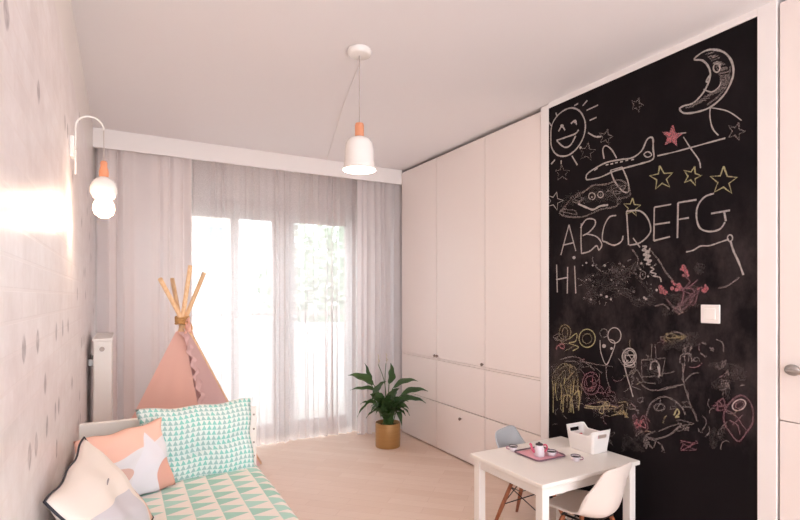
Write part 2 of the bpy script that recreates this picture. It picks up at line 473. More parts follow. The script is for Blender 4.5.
# partition behind the board, trims round it
BY0, BY1, BZ = 1.18, 2.42, 2.585
b = NB(); box(b, XR+.012, XR+.1, 1.105, 2.49, 0, H); link('wall_partition', b, M['paint'], kind='structure')
b = NB(); box(b, XR-.006, XR+.012, BY0-.075, BY0, 0, H, .002); link('trim_2', b, M['trimwhite'], kind='structure')
b = NB(); box(b, XR-.004, XR+.012, BY1, BY1+.07, 0, H-.008, .002); link('trim_3', b, M['trimwhite'], kind='structure')
b = NB(); box(b, XR-.006, XR+.012, BY0, BY1, BZ, H, .002); link('trim_4', b, M['trimwhite'], kind='structure')

board = thing('chalkboard', 'tall black chalkboard covered in chalk drawings, with a white switch on it', 'chalkboard', (0, 0, 0))
b = NB(); box(b, XR, XR+.012, BY0, BY1, .0, BZ); link('board', b, M['board'], board)

def draw(name, strokes, label=None):
    """strokes: (chalk key, width in mm, points in photo frame, closed?)"""
    b = NB(); keys = []
    for st in strokes:
        key, w, pts = st[0], st[1]/1000, st[2]; closed = len(st) > 3 and st[3] == 'c'; fill = len(st) > 3 and st[3] == 'f'
        if key not in keys: keys.append(key)
        mi = keys.index(key)
        P = [on_right(x, y, XR-.0008) for x, y in pts]
        if fill:
            vs = [b.verts.new(p) for p in P]; f = b.faces.new(vs); f.material_index = mi; continue
        P = smooth_path(P, 5, closed) if (len(P) > 2 and not (len(st) > 3 and st[3] == 's')) else P
        if closed: P.append(P[0])
        if len(st) > 3 and st[3] == 's': P.append(P[0])
        prev = None
        for i, p in enumerate(P):
            a = P[max(0, i-1)]; c = P[min(len(P)-1, i+1)]; d = (c-a)
            if d.length < 1e-7: continue
            d.normalize(); nrm = Vector((0, -d.z, d.y)); ww = w*.5*random.uniform(.75, 1.15)
            cur = (b.verts.new(p+nrm*ww), b.verts.new(p-nrm*ww))
            if prev:
                f = b.faces.new((prev[0], prev[1], cur[1], cur[0])); f.material_index = mi
            prev = cur
    me = bpy.data.meshes.new(name); b.to_mesh(me); b.free()
    o = bpy.data.objects.new(name, me); COL.objects.link(o); o.parent = board
    for k_ in keys: me.materials.append(CH[k_])
    if label: o['label'] = label
    return o
def T(ox, oy, s, pts): return [(ox+x/s, oy+y/s) for x, y in pts]
def E(cx, cy, rx, ry, n=14, rot=0):
    return [(cx+rx*math.cos(a)*math.cos(rot)-ry*math.sin(a)*math.sin(rot), cy+rx*math.cos(a)*math.sin(rot)+ry*math.sin(a)*math.cos(rot)) for a in [2*PI*i/n for i in range(n)]]
def dot(key, x, y, r): return (key, 1, E(x, y, r, r, 8), 'f')
def scrib(key, w, x0, y0, x1, y1, n, seed):
    r = random.Random(seed)
    n, w = (n//2, w*2) if key == 's' else (int(n*.7), w)
    return (key, w, [(r.uniform(x0, x1), r.uniform(y0, y1)) for _ in range(n)])
S = lambda p: T(545, 85, 6.5, p)
draw('sun_drawing', [('w', 10, S([(38, 350), (45, 260), (90, 190), (160, 150), (220, 165), (255, 220), (262, 280), (245, 350), (200, 420), (140, 460), (80, 455), (45, 410)]), 'c')] +
     [('w', 10, S(p)) for p in ([(88, 302), (110, 268), (130, 295)], [(168, 252), (195, 230), (205, 258)], [(75, 360), (140, 338), (198, 316), (218, 290)], [(75, 360), (110, 395), (140, 405), (170, 385), (200, 330)],
      [(190, 135), (215, 120)], [(245, 135), (275, 100)], [(270, 165), (345, 130)], [(290, 230), (335, 210)], [(280, 310), (325, 335), (365, 335)], [(25, 240), (40, 265)], [(70, 180), (80, 205)],
      [(40, 515), (65, 485)], [(105, 490), (105, 515)], [(175, 460), (210, 520)])] + [dot('w', 580.5, 147.5, 1.3), dot('w', 562, 126, 1.8), dot('w', 575, 121.5, 1.8)], 'smiling sun with rays in white chalk')
Mo = lambda p: T(640, 20, 4.333, p)
mo_out = [(235, 170), (270, 140), (310, 128), (360, 138), (395, 175), (405, 230), (385, 290), (350, 340), (300, 380), (240, 400), (190, 403), (172, 385), (190, 372), (230, 360), (270, 320), (295, 275), (305, 235), (295, 200), (270, 175)]
hat = []
for i in range(26):
    a = i/25; mid = mo_out[1+int(a*9)]; 
    x = 300+60*math.sin(a*PI)+(-110*max(0, a-.6)*2); y = 150+230*a
    hat.append(('g', 8, Mo([(x-14, y), (x+22+10*math.sin(a*PI), y-10+random.uniform(-6, 6))])))
draw('moon_drawing', [('w', 9, Mo(mo_out), 'c'), ('w', 7, Mo(E(332, 208, 14, 18)), 'c'), ('w', 9, Mo([(320, 190), (335, 182), (350, 195)])), ('w', 9, Mo([(305, 235), (288, 265), (302, 268)])),
     ('w', 7, Mo([(275, 300), (310, 312), (340, 292), (352, 266)])), ('g', 8, Mo([(392, 200), (380, 270), (345, 325), (290, 368)])), ('w', 6, Mo([(305, 372), (303, 420), (315, 470), (340, 500)])), ('w', 5, Mo([(308, 380), (380, 395), (440, 435)]))] + hat,
     'crescent moon with a face and trailing strings in white chalk')
Pl = lambda p: T(540, 130, 4.333, p)
draw('aeroplane_drawing', [('w', 9, Pl([(200, 210), (205, 190), (240, 165), (290, 140), (350, 128), (400, 120), (440, 90), (465, 40), (488, 35), (490, 80), (490, 125), (440, 145), (330, 175), (260, 205), (210, 215)]), 'c'),
     ('w', 8, Pl([(278, 125), (272, 85), (285, 68), (310, 85), (332, 122)])), ('w', 8, Pl([(305, 175), (325, 225), (360, 266), (384, 265), (380, 220), (355, 160)])), ('w', 6, Pl([(305, 175), (355, 160)])),
     ('w', 7, Pl([(450, 105), (468, 94), (484, 108), (465, 118)]), 'c'), ('w', 8, Pl([(235, 175), (250, 165)]))] + [('w', 8, Pl([(x, y), (x+12, y-3)])) for x, y in ((285, 152), (305, 148), (325, 143), (347, 139), (370, 133), (395, 130))],
     'aeroplane in white chalk')
draw('flight_trail_drawing', [('w', 7, T(640, 130, 4.333, [(75, 112), (150, 95), (260, 65), (370, 35)])), ('w', 6, T(640, 130, 4.333, [(188, 30), (220, 80), (255, 130), (262, 165)])), ('w', 6, T(640, 130, 4.333, [(165, 15), (200, 12)]))])
draw('cloud_drawing', [('g', 11, Pl([(85, 360), (110, 330), (140, 290), (190, 268), (230, 240), (290, 235), (340, 215), (380, 240), (388, 285), (340, 300), (330, 330), (260, 345), (190, 375), (120, 375)]), 'c'),
     ('w', 7, Pl(E(225, 287, 14, 15)), 'c'), ('w', 7, Pl(E(262, 280, 12, 13)), 'c'), ('w', 12, Pl([(165, 320), (200, 335), (230, 345), (260, 330), (295, 325)])), dot('w', 592, 197, 1), dot('w', 600.6, 195, 1)] +
     [scrib('s', 14, 562, 190, 590, 212, 16, 3), scrib('g', 7, 560, 208, 578, 216, 12, 4), scrib('s', 14, 590, 184, 628, 203, 22, 5), scrib('g', 7, 572, 192, 588, 206, 14, 6), scrib('g', 7, 606, 184, 628, 200, 16, 9)], 'cloud with a smiling face, smudged')
def star(cx, cy, r, key, w=7, rot=0, fill=False):
    pts = []
    for i in range(10):
        rr = r if i % 2 == 0 else r*.42; a = -PI/2+rot+i*PI/5+random.uniform(-.06, .06); pts.append((cx+rr*math.cos(a), cy+rr*math.sin(a)*1.05))
    st = [(key, w, pts, 's')]
    if fill: st.append((key, 1, pts, 'f'))
    draw('star_drawing', st)
for a in ((637, 105, 7, 'g', 7, .3), (606, 137, 7.5, 'g', 8, .2), (587, 152, 9, 'g', 6, .1), (562, 173, 8, 'g', 6, 0), (554.5, 201, 9, 'w', 6, .3), (672, 136.5, 10.5, 'p', 7, .1, True), (661.5, 178, 12, 'y', 8, -.1),
          (692, 176, 9.5, 'y', 8, .3), (723.5, 181, 14, 'y', 8, .05), (632, 207.5, 9, 'y', 7, .1), (736, 131.5, 9, 'g', 7, .3)): star(*a)
C5 = lambda p: T(540, 230, 4.333, p); C3 = Pl; C4 = lambda p: T(640, 130, 4.333, p)
W = 8.5
def letters(name, sts): draw(name, [('w', W, s_) for s_ in sts])
letters('letter_drawing', [[(560.8, 255), (569, 224.8)], [(569, 224.8), (575.8, 251)], [(562.8, 245.2), (573.5, 242.7)]])
letters('letter_drawing', [[(581.3, 223.5), (581, 240), (581.5, 253.5)], C3([(175, 425), (200, 388), (235, 388), (238, 412), (212, 443), (185, 458)]), C3([(200, 450), (245, 462), (268, 495), (255, 520)])+C5([(245, 68), (215, 92), (180, 102)])])
letters('letter_drawing', [C3([(330, 370), (300, 378), (277, 420), (270, 475)])+C5([(285, 52), (320, 66), (352, 50), (360, 25)])])
letters('letter_drawing', [[(626.5, 211), (627.6, 228), (628.6, 245)], C3([(375, 352), (430, 350), (465, 380), (480, 430), (465, 462), (430, 490), (388, 499)])])
letters('letter_drawing', [C4([(62, 335), (60, 480)]), C4([(62, 335), (135, 322)]), C4([(60, 410), (130, 400)]), C4([(60, 480), (130, 462)])])
letters('letter_drawing', [C4([(165, 315), (162, 468)]), C4([(165, 315), (245, 302)]), C4([(165, 388), (212, 380)])])
letters('letter_drawing', [C4([(320, 275), (280, 290), (250, 330), (245, 380), (260, 425), (300, 440), (345, 430), (368, 400)]), C4([(308, 362), (390, 348)]), C4([(365, 355), (372, 395)])])
letters('letter_drawing', [C5([(72, 150), (75, 270)]), C5([(120, 160), (118, 275)]), C5([(70, 215), (122, 205)])])
draw('letter_drawing', [('w', W, C5([(150, 155), (155, 275)])), dot('w', 574, 257.6, 1.6)])
C6 = lambda p: T(640, 230, 4.333, p)
draw('mountain_line_drawing', [('w', 7, C6([(200, 95), (230, 88), (262, 70), (300, 68), (340, 55), (385, 40)])), ('w', 6, C6(E(390, 35, 11, 14)), 'c'), ('w', 9, C6([(392, 48), (405, 90), (428, 140), (448, 195)])), ('g', 7, C6([(340, 252), (380, 242), (430, 205)]))])
draw('fir_tree_drawing', [('w', 9, C6([(10, 70), (28, 72), (10, 88), (38, 92), (14, 108), (45, 112), (18, 128), (50, 132), (28, 146), (45, 150)])), ('w', 7, C6([(45, 160), (60, 170), (45, 182), (70, 190), (55, 200)])), ('w', 7, C6([(60, 200), (85, 205), (92, 225)])),
     ('g', 9, C6([(45, 88), (80, 130), (110, 180), (140, 215)])), ('g', 7, C6(E(12, 195, 12, 18)), 'c'), ('w', 8, C6([(-30, 35), (0, 75)])), scrib('w', 6, 644, 246, 653, 262, 14, 31)])
fl = []
for cx, cy, n_ in ((685, 271, 11), (676, 285, 9), (663, 291, 10), (702, 286, 7)):
    r_ = random.Random(int(cx)); 
    for i in range(n_): fl.append(dot('p', cx+r_.uniform(-4.2, 4.2), cy+r_.uniform(-4.5, 5), r_.uniform(1.2, 2.6)))
fl += [('m', 7, C6([(190, 195), (215, 225), (190, 260), (185, 330)])), ('m', 7, C6([(250, 215), (215, 245), (170, 265)])), ('m', 8, C6([(270, 245), (240, 280), (205, 300), (170, 330)])), ('m', 7, C6([(110, 290), (140, 330), (170, 360)])), ('g', 8, C6([(65, 330), (100, 322), (128, 345)])),
       scrib('s', 12, 664, 285, 700, 318, 26, 40), scrib('m', 6, 676, 285, 700, 312, 24, 41), scrib('s', 12, 692, 265, 704, 276, 10, 42), scrib('g', 6, 672, 300, 688, 316, 12, 43)]
draw('flower_drawing', fl, 'red-headed flowers in pink chalk')
# small faded marks beneath HI
r_ = random.Random(77); mk = []
for i in range(50):
    x, y = 582+r_.random()*76, 262+r_.random()*38; 
    mk.append(dot('g' if r_.random() < .6 else 'w', x, y, r_.uniform(.5, 1.4)))
for i in range(26):
    x, y = 580+r_.random()*80, 258+r_.random()*45; a = r_.uniform(0, 3); L_ = r_.uniform(2, 6)
    mk.append(('g', 5, [(x, y), (x+L_*math.cos(a), y+L_*math.sin(a))]))
mk += [('g', 7, T(550, 235, 6.93, [(295, 150), (300, 190), (340, 240), (400, 270)])), ('g', 7, T(550, 235, 6.93, [(400, 240), (470, 245)])), ('g', 7, T(550, 235, 6.93, [(430, 215), (435, 270)])), ('g', 7, T(550, 235, 6.93, [(190, 300), (250, 330)])), ('g', 8, T(550, 235, 6.93, [(570, 100), (610, 160), (600, 220)])),
       scrib('s', 12, 584, 262, 655, 306, 50, 12)]
draw('scribble_drawing', mk, 'small faded chalk marks')['kind'] = 'stuff'
A5 = lambda p: T(540, 320, 5.2, p); B5 = lambda p: T(600, 320, 5.2, p); D4 = lambda p: T(660, 320, 4, p); G6 = lambda p: T(620, 390, 6.5, p)
lo = [('f', 7, A5(E(130, 65, 30, 40)), 'c'), ('f', 6, A5(E(130, 65, 14, 26)), 'c'), ('y', 7, A5(E(245, 95, 42, 47)), 'c'), ('f', 6, A5(E(245, 97, 24, 26)), 'c'), ('y', 6, A5([(150, 100), (190, 70), (185, 110), (150, 120), (200, 140), (170, 160)])), ('f', 6, A5([(90, 90), (120, 120), (180, 130), (130, 160)])),
      scrib('p', 7, 555, 339, 564, 352, 14, 51), scrib('g', 6, 552, 334, 566, 350, 16, 52)]
draw('blossom_drawing', lo, 'ring flowers in yellow chalk')
lo = [('g', 8, A5([(105, 205), (180, 190), (235, 220), (285, 262)])), ('g', 7, A5([(130, 215), (180, 215), (215, 235)])), ('f', 7, A5([(100, 260), (130, 240), (180, 245), (190, 290)])), ('g', 7, A5([(60, 240), (90, 300), (70, 340)]))]
r_ = random.Random(5)
for i in range(20):
    x = 552+i*1.5+r_.uniform(-1, 1); y = 385+r_.uniform(-6, 6)
    lo.append(('f' if i % 3 else 'y', 7, [(x, y-r_.uniform(4, 9)), (x+r_.uniform(-1, 1), y), (x+r_.uniform(-2, 2), y+r_.uniform(8, 26))]))
lo += [scrib('f', 6, 552, 358, 580, 398, 26, 61), scrib('s', 14, 550, 355, 582, 400, 30, 62), ('y', 7, A5([(120, 480), (125, 400), (160, 400), (175, 485)])), ('y', 7, A5([(175, 390), (205, 370), (200, 470)]))]
draw('horse_drawing', lo, 'sketchy yellow animal shape')
draw('face_drawing', [('m', 8, A5(E(265, 330, 45, 58)), 'c'), ('m', 7, A5(E(262, 330, 30, 40)), 'c'), ('p', 6, A5([(272, 300), (275, 350), (262, 352)])), ('m', 6, A5([(240, 310), (245, 345)])), scrib('m', 5, 584, 376, 598, 394, 12, 63)])
draw('heart_balloon_drawing', [('w', 6, B5(E(75, 80, 34, 40)), 'c'), ('g', 7, B5(E(20, 68, 20, 22)), 'c'), ('w', 6, B5([(0, 105), (5, 170), (32, 232), (60, 180), (78, 118), (50, 100)])), ('g', 7, B5([(32, 232), (35, 300), (55, 372)])), dot('w', 604, 346, 2), dot('w', 611.5, 348.5, 1.4), ('g', 6, A5([(220, 215), (300, 232), (378, 242)]))])
draw('figure_drawing', [('w', 8, B5(E(152, 192, 36, 44)), 'c'), ('w', 6, B5(E(156, 190, 24, 32)), 'c'), scrib('w', 5, 624, 350, 637, 366, 14, 71), ('w', 7, B5([(125, 230), (140, 290), (158, 350), (172, 400)])), ('g', 7, B5([(190, 215), (180, 270), (160, 300)])), ('g', 7, B5([(95, 200), (125, 240)])), ('g', 6, B5([(158, 350), (125, 375)])), ('g', 7, B5([(165, 345), (210, 362)])), scrib('g', 5, 622, 362, 638, 386, 14, 72)])
draw('castle_drawing', [('g', 8, B5([(215, 208), (340, 198), (322, 290), (218, 296)]), 's'), ('g', 6, B5([(270, 125), (266, 200)])), ('g', 6, B5([(286, 125), (292, 200)])), ('w', 8, B5([(262, 260), (268, 222), (295, 215), (310, 250), (305, 300)])), ('w', 9, B5([(300, 240), (312, 290)])), ('g', 8, B5([(190, 300), (235, 352), (300, 366), (400, 345)])), ('g', 7, B5([(200, 265), (230, 320), (290, 330)])), scrib('s', 12, 640, 360, 664, 384, 18, 73)])
draw('umbrella_drawing', [('g', 8, D4([(0, 70), (25, 62), (60, 48), (95, 60), (110, 85)])), ('m', 8, D4([(0, 75), (20, 85), (10, 95)])), ('g', 7, D4([(80, 175), (85, 140), (120, 140), (128, 170)])), ('g', 7, D4([(90, 172), (95, 250), (118, 330), (150, 405)])), ('g', 6, D4([(100, 170), (88, 240)])), ('g', 7, D4([(100, 245), (125, 218), (155, 210)])), ('g', 7, D4([(0, 278), (50, 265), (100, 258)])), ('g', 8, D4([(95, 100), (100, 125)])), ('g', 9, D4([(165, 90), (185, 95)])), ('g', 9, D4([(160, 132), (185, 148)])), scrib('f', 7, 664, 332, 688, 344, 14, 74), scrib('s', 13, 662, 330, 702, 350, 26, 75), scrib('g', 5, 680, 345, 694, 362, 14, 76)])
draw('big_face_drawing', [('g', 9, G6([(170, 170), (200, 90), (270, 45), (340, 60), (400, 110), (425, 160)])), ('g', 8, G6(E(256, 112, 34, 22)), 'c'), ('g', 9, G6([(230, 320), (320, 292), (400, 222)])), ('g', 7, G6([(250, 270), (330, 235), (400, 215)])), ('y', 8, G6([(350, 165), (370, 125), (385, 150), (360, 178), (385, 172)])), scrib('p', 7, 633, 418, 646, 428, 22, 81), scrib('m', 6, 630, 414, 652, 432, 16, 82), scrib('g', 7, 643, 430, 658, 450, 22, 83), scrib('g', 5, 676, 420, 694, 432, 16, 84), scrib('s', 12, 620, 420, 650, 455, 26, 85), ('g', 7, G6([(400, 110), (470, 120), (500, 200)])), ('g', 6, G6([(440, 0), (450, 90)])), scrib('m', 5, 680, 440, 700, 452, 16, 86), ('g', 8, G6([(230, 330), (270, 360), (275, 400)]))])
draw('fish_drawing', [('m', 7, A5([(230, 448), (290, 430), (360, 438), (410, 455), (330, 466), (260, 462)]), 'c'), ('y', 8, A5([(235, 445), (290, 452), (350, 445), (400, 455)])), ('y', 7, A5([(230, 455), (300, 462), (390, 462)])), scrib('y', 6, 596, 400, 610, 414, 18, 91), scrib('f', 6, 610, 402, 632, 418, 24, 92), scrib('g', 6, 628, 404, 640, 418, 14, 93), scrib('m', 5, 600, 385, 615, 402, 14, 94), scrib('s', 12, 585, 398, 632, 416, 26, 95)])
draw('ladybird_drawing', [('m', 8, D4([(310, 305), (265, 350), (255, 400), (280, 450), (315, 485), (345, 450), (370, 410), (370, 350), (345, 310)]), 'c'), ('w', 6, D4(E(316, 340, 28, 20, rot=-.5)), 'c'), ('m', 6, D4(E(318, 340, 18, 12, rot=-.5)), 'c'), ('m', 6, D4([(265, 360), (300, 380), (330, 420), (345, 440)])), ('m', 6, D4([(275, 400), (310, 420), (320, 460)])), ('m', 6, D4([(330, 380), (290, 420)])),
     scrib('m', 6, 712, 398, 728, 412, 18, 96), scrib('g', 5, 716, 378, 732, 392, 16, 97), scrib('g', 4, 718, 360, 730, 370, 10, 98), scrib('s', 12, 708, 355, 745, 400, 30, 99), scrib('s', 12, 712, 415, 724, 450, 14, 100), scrib('g', 4, 714, 362, 718, 368, 5, 101)])
r_ = random.Random(303); mk = []
for i in range(60):
    x, y = r_.uniform(556, 742), r_.uniform(335, 446); a = r_.uniform(0, 6.28); L_ = r_.uniform(4, 15); k_ = r_.uniform(-.5, .5)
    mk.append((r_.choice('gggmf'), 5, [(x+L_*t*math.cos(a+k_*t*3), y+L_*t*math.sin(a+k_*t*3)) for t in (0, .33, .66, 1)]))
for i in range(14): x, y = r_.uniform(556, 735), r_.uniform(340, 440); mk.append(scrib('g', 4, x, y, x+9, y+8, 9, i))
draw('scribble_drawing', mk, 'faint overlapping chalk scribbles')['kind'] = 'stuff'
# light switch (a thing on the board)
p = on_right(711, 314, XR)
t = thing('light_switch', 'white square light switch mounted on the chalkboard', 'light switch', (XR, p.y, p.z))
b = NB(); box(b, -.009, 0, -.044, .044, -.044, .044, .003); link('plate', b, M['plastic'], t)
b = NB(); box(b, -.013, -.008, -.026, .026, -.026, .026, .002); link('rocker', b, M['plastic'], t)

# ------------------------------------------------------------------ radiator
t = thing('radiator', 'tall white panel radiator on the left wall beside the drape', 'radiator', (XL, 3.66, 0))
b = NB(); box(b, .035, .135, 0, .60, .14, 1.075, .006); link('panel', b, M['white'], t)
b = NB(); tube(b, [(.082, -.018, 1.025), (.082, 0, 1.025)], .014, 20); tube(b, [(.082, -.020, 1.025), (.082, -.016, 1.025)], .006, 12); link('plug', b, M['knob'], t)
b = NB(); box(b, .03, .14, -.004, .604, 1.075, 1.09, .004); link('top_grille', b, M['white'], t)
for y_ in (.2, .48):
    for z_ in (.3, .9): b = NB(); box(b, .001, .034, y_, y_+.03, z_, z_+.04); link('bracket', b, M['metalgrey'], t)
b = NB(); tube(b, smooth_path([(.085, .05, .15), (.085, .05, .08), (.05, .05, .06), (.002, .05, .06)], 4), .009); link('pipe', b, M['white'], t)

# ------------------------------------------------------------------ bed
BX0, BX1, HBY, MZ = -.15, .565, 2.68, .50
bed = thing('bed', 'white child bed with headboard and wall-side rail, at the left wall', 'bed', (0, 0, 0))
b = NB(); box(b, BX0-.02, BX1+.055, HBY, HBY+.03, .0, .775, .006); link('headboard', b, M['white'], bed)
for x_, z_ in ((BX1+.04, .735), (BX1+.04, .66), (BX1+.04, .59), (BX1+.04, .52), (BX0+.245, .74)):
    sm_ = NB(); tube(sm_, [(x_, HBY-.003, z_), (x_, HBY+.004, z_)], .005, 10); link('screw_cap', sm_, M['knob'], bed)
b = NB(); box(b, BX0-.02, BX0+.005, .93, HBY, .0, .70, .005); link('guard_rail', b, M['white'], bed)
b = NB(); box(b, BX1-.005, BX1+.015, .93, HBY, .18, .40, .004); link('side_rail', b, M['white'], bed)
b = NB(); box(b, BX0-.02, BX1+.02, .90, .93, 0, .52, .006); link('footboard', b, M['white'], bed)
for y_ in (.95, 2.62): 
    b = NB(); box(b, BX1-.04, BX1+.01, y_-.02, y_+.03, 0, .2, .003); link('leg', b, M['white'], bed)
b = NB(); box(b, BX0+.01, BX1-.01, .935, HBY-.005, .28, .32); link('slat_base', b, M['white'], bed)
b = NB(); box(b, BX0+.01, BX1-.008, .94, HBY-.01, .32, MZ-.025, .03)
mt = link('mattress', b, M['mattress'], smooth=True); tag(mt, 'thick off-white mattress on the bed under the mint quilt', 'mattress')
def quiltf(u, v):
    # u across the bed, v along it
    ux = u*1.14
    x = BX0+.012+ux*.75
    y = .96+v*(HBY-.985-.0)
    z = MZ+.004+.004*math.sin(9*u+5*v)*math.sin(14*v)+.010*math.sin(PI*min(1, u*1.0))
    xr = BX1+.022
    if x > xr-.03:
        ex = x-(xr-.03); ang = min(ex/.04, PI/2)
        x = xr-.03+.04*math.sin(ang)*.9
        z = z-.04*(1-math.cos(ang))-max(0, ex-.063)*1.0
        x += .004*math.sin(22*v)*max(0, ex)*10
    return Vector((x, y, z))
b = NB(); grid(b, quiltf, 46, 60)
q = link('quilt', b, M['quilt'], smooth=True); mod(q, 'SOLIDIFY', thickness=.012, offset=1)
tag(q, 'cream quilt with rows of mint green triangles spread over the bed', 'quilt')

def cushion(name, w, h, th, mat, mtx, label, seed, pip=None, crease=0):
    rnd = random.Random(seed); ph = [rnd.uniform(0, 6) for _ in range(6)]
    NU, NV = 34, 28
    def side(s):
        def fn(u, v):
            a, c = 2*u-1, 2*v-1
            pin = 1-.07*(1-abs(c)**2)*abs(a)**4   # edges bow in, corners stay out
            pin2 = 1-.07*(1-abs(a)**2)*abs(c)**4
            x, z = a*w/2*pin, c*h/2*pin2
            p_ = (max(0, 1-abs(a)**2.4)*max(0, 1-abs(c)**2.4))**.55
            e = max(0, (1-a*a)*(1-c*c))
            y = s*(th/2*p_)+e*(.007*math.sin(6*a+3*c+ph[0])+.005*math.sin(9*c-5*a+ph[1]))
            if crease: y += s*(-crease)*math.exp(-((c+.18-.28*a)/.10)**2)*e**.5
            x += .004*math.sin(7*c+ph[2]); z += .004*math.sin(8*a+ph[3])
            return Vector((x, -y if s > 0 else -y, z))
        return fn
    b = NB(); grid(b, side(1), NU, NV); grid(b, side(-1), NU, NV)
    bmesh.ops.remove_doubles(b, verts=b.verts, dist=.0004)
    if pip:
        t = thing(name, label, 'cushion'); t.matrix_world = mtx
        link('cover', b, mat, t, smooth=True)
        f = side(1); pts = [f(i/20, 0) for i in range(20)]+[f(1, i/20) for i in range(20)]+[f(1-i/20, 1) for i in range(20)]+[f(0, 1-i/20) for i in range(20)]
        pb = NB(); tube(pb, pts, .0035, 6, closed=True); link('piping', pb, pip, t, label='dark piping')
        return t
    o = link(name, b, mat, smooth=True); o.matrix_world = mtx
    return tag(o, label, 'cushion')
def pose(right, up, c):
    r = Vector(right).normalized(); u = Vector(up); u = (u-r*u.dot(r)).normalized(); n = r.cross(u)  # local y = -normal
    m_ = Matrix((r, u.cross(r), u)).transposed().to_4x4()
    m_.translation = Vector(c); return m_
cushion('pillow', .52, .36, .12, M['mintpillow'], pose((1, .05, .0), (-.02, .27, 1), (.318, 2.53, .670)), 'pale pillow with small mint and teal triangles, leaning on the headboard', 1, crease=.03)
cushion('cushion', .36, .30, .12, M['peachprint'], pose((.86, .42, .05), (-.1, .32, 1), (.02, 2.37, .658)), 'peach, white and rose printed cushion leaning in the headboard corner', 2)
cushion('cushion', .53, .39, .11, M['creamprint'], pose((-.10, -1, -.06), (-.66, .1, 1), (-.035, 1.81, .685)), 'cream and pale grey printed cushion with dark piping leaning on the left wall', 4, pip=M['piping'])

# ------------------------------------------------------------------ play tent
tent = thing('play_tent', 'salmon pink teepee play tent with crossed wooden poles behind the bed', 'play tent')
O = Vector((.34, 3.50, 1.2)); A = Vector((.50, 3.12, 0)); B_ = Vector((.98, 4.12, 0)); C_ = Vector((-.12, 3.42, 0)); D_ = Vector((.24, 4.2, 0))
O4 = {}
for nm, P, topz, off in (('a', A, 1.47, (-.008, .008)), ('b', B_, 1.46, (.0, -.008)), ('c', C_, 1.51, (.008, .0)), ('d', D_, 1.54, (.0, .012))):
    o_ = O+Vector((off[0]*1.6, off[1]*1.6, 0)); d = (o_-P); topp = P+d*(topz/1.2)
    b = NB(); tube(b, [P, topp], .0135, 14); link('pole', b, M['polewood'], tent); O4[nm] = o_
b = NB()
for i in range(4):
    tube(b, [(O.x+.040*math.cos(a), O.y+.040*math.sin(a), 1.2+.012*(i-1.5)+.004*math.sin(2*a+i)) for a in [2*PI*j/20 for j in range(20)]], .007, 6, closed=True)
tube(b, smooth_path([(O.x+.03, O.y-.03, 1.2), (O.x+.05, O.y-.05, 1.16), (O.x+.045, O.y-.045, 1.12)], 4), .006, 6)
link('rope', b, M['rope'], tent)
def edge(P, o_, t, bulge=None):
    """fabric edge along a pole; t = 0 at top (z 1.13), 1 on floor"""
    z = 1.13*(1-t)
    k_ = 1-z/1.2; q_ = o_.lerp(P, k_); q_.z = z
    dr = Vector((q_.x-O.x, q_.y-O.y, 0))
    if dr.length > 1e-4: q_ += dr.normalized()*.026
    if bulge: q_ += Vector(bulge)*(t/.5 if t < .5 else 1-.65*(t-.5)/.5)
    return q_
def panel(name, P, Pn, Q, Qn, mat, bp=None, bq=None, sag=.03, u0=0, u1=1, t0=0, t1=1):
    def fn(u, v):
        uu = u0+(u1-u0)*u; t = t0+(t1-t0)*(1-v)
        a = edge(P, O4[Pn], t, bp); c = edge(Q, O4[Qn], t, bq)
        p_ = a.lerp(c, uu); inn = Vector((O.x-p_.x, O.y-p_.y, 0))
        p_ += inn*sag*4*uu*(1-uu)*t + inn*.03*math.sin(uu*17+t*4)*t*min(1, 6*uu*(1-uu))
        if t > .985: p_.z = .004
        return p_
    b = NB(); grid(b, fn, 30, 34); return fn, link(name, b, mat, tent, smooth=True)
bc = (-.05, 0, 0)
panel('front_panel', C_, 'c', A, 'a', M['teepink'], bp=bc, sag=-.04)
panel('side_panel', A, 'a', B_, 'b', M['teemauve'], sag=.05)
panel('back_panel', B_, 'b', D_, 'd', M['teepink']); panel('back_panel', D_, 'd', C_, 'c', M['teepink'], bq=bc)
# frill down the opening
def ruf(u, v):
    t = u*.98; a = edge(A, O4['a'], t).lerp(edge(B_, O4['b'], t), .10+.03*math.sin(9*t))
    out = (edge(A, O4['a'], t)-Vector((O.x, O.y, edge(A, O4['a'], t).z))).normalized()
    c = v-.5
    side_ = (B_-A).normalized()
    return a+side_*(c*.085+.012*math.sin(u*66+c*3))+out*(.022+.020*math.sin(u*95+v*5)*abs(c)*2+.01*math.sin(u*41))
b = NB(); grid(b, ruf, 150, 6); link('frill', b, M['teemauve'], tent, smooth=True)
b = NB()
grid(b, lambda u, v: Vector((O.x+.03, O.y-.045, 1.125))+Vector((.05*(u-.5)*(1.2-v)+.01*math.sin(9*u+4*v), -.012*math.sin(12*u), .09*v-.01*math.cos(7*u))), 14, 8)
link('bow', b, M['teepink'], tent, smooth=True)
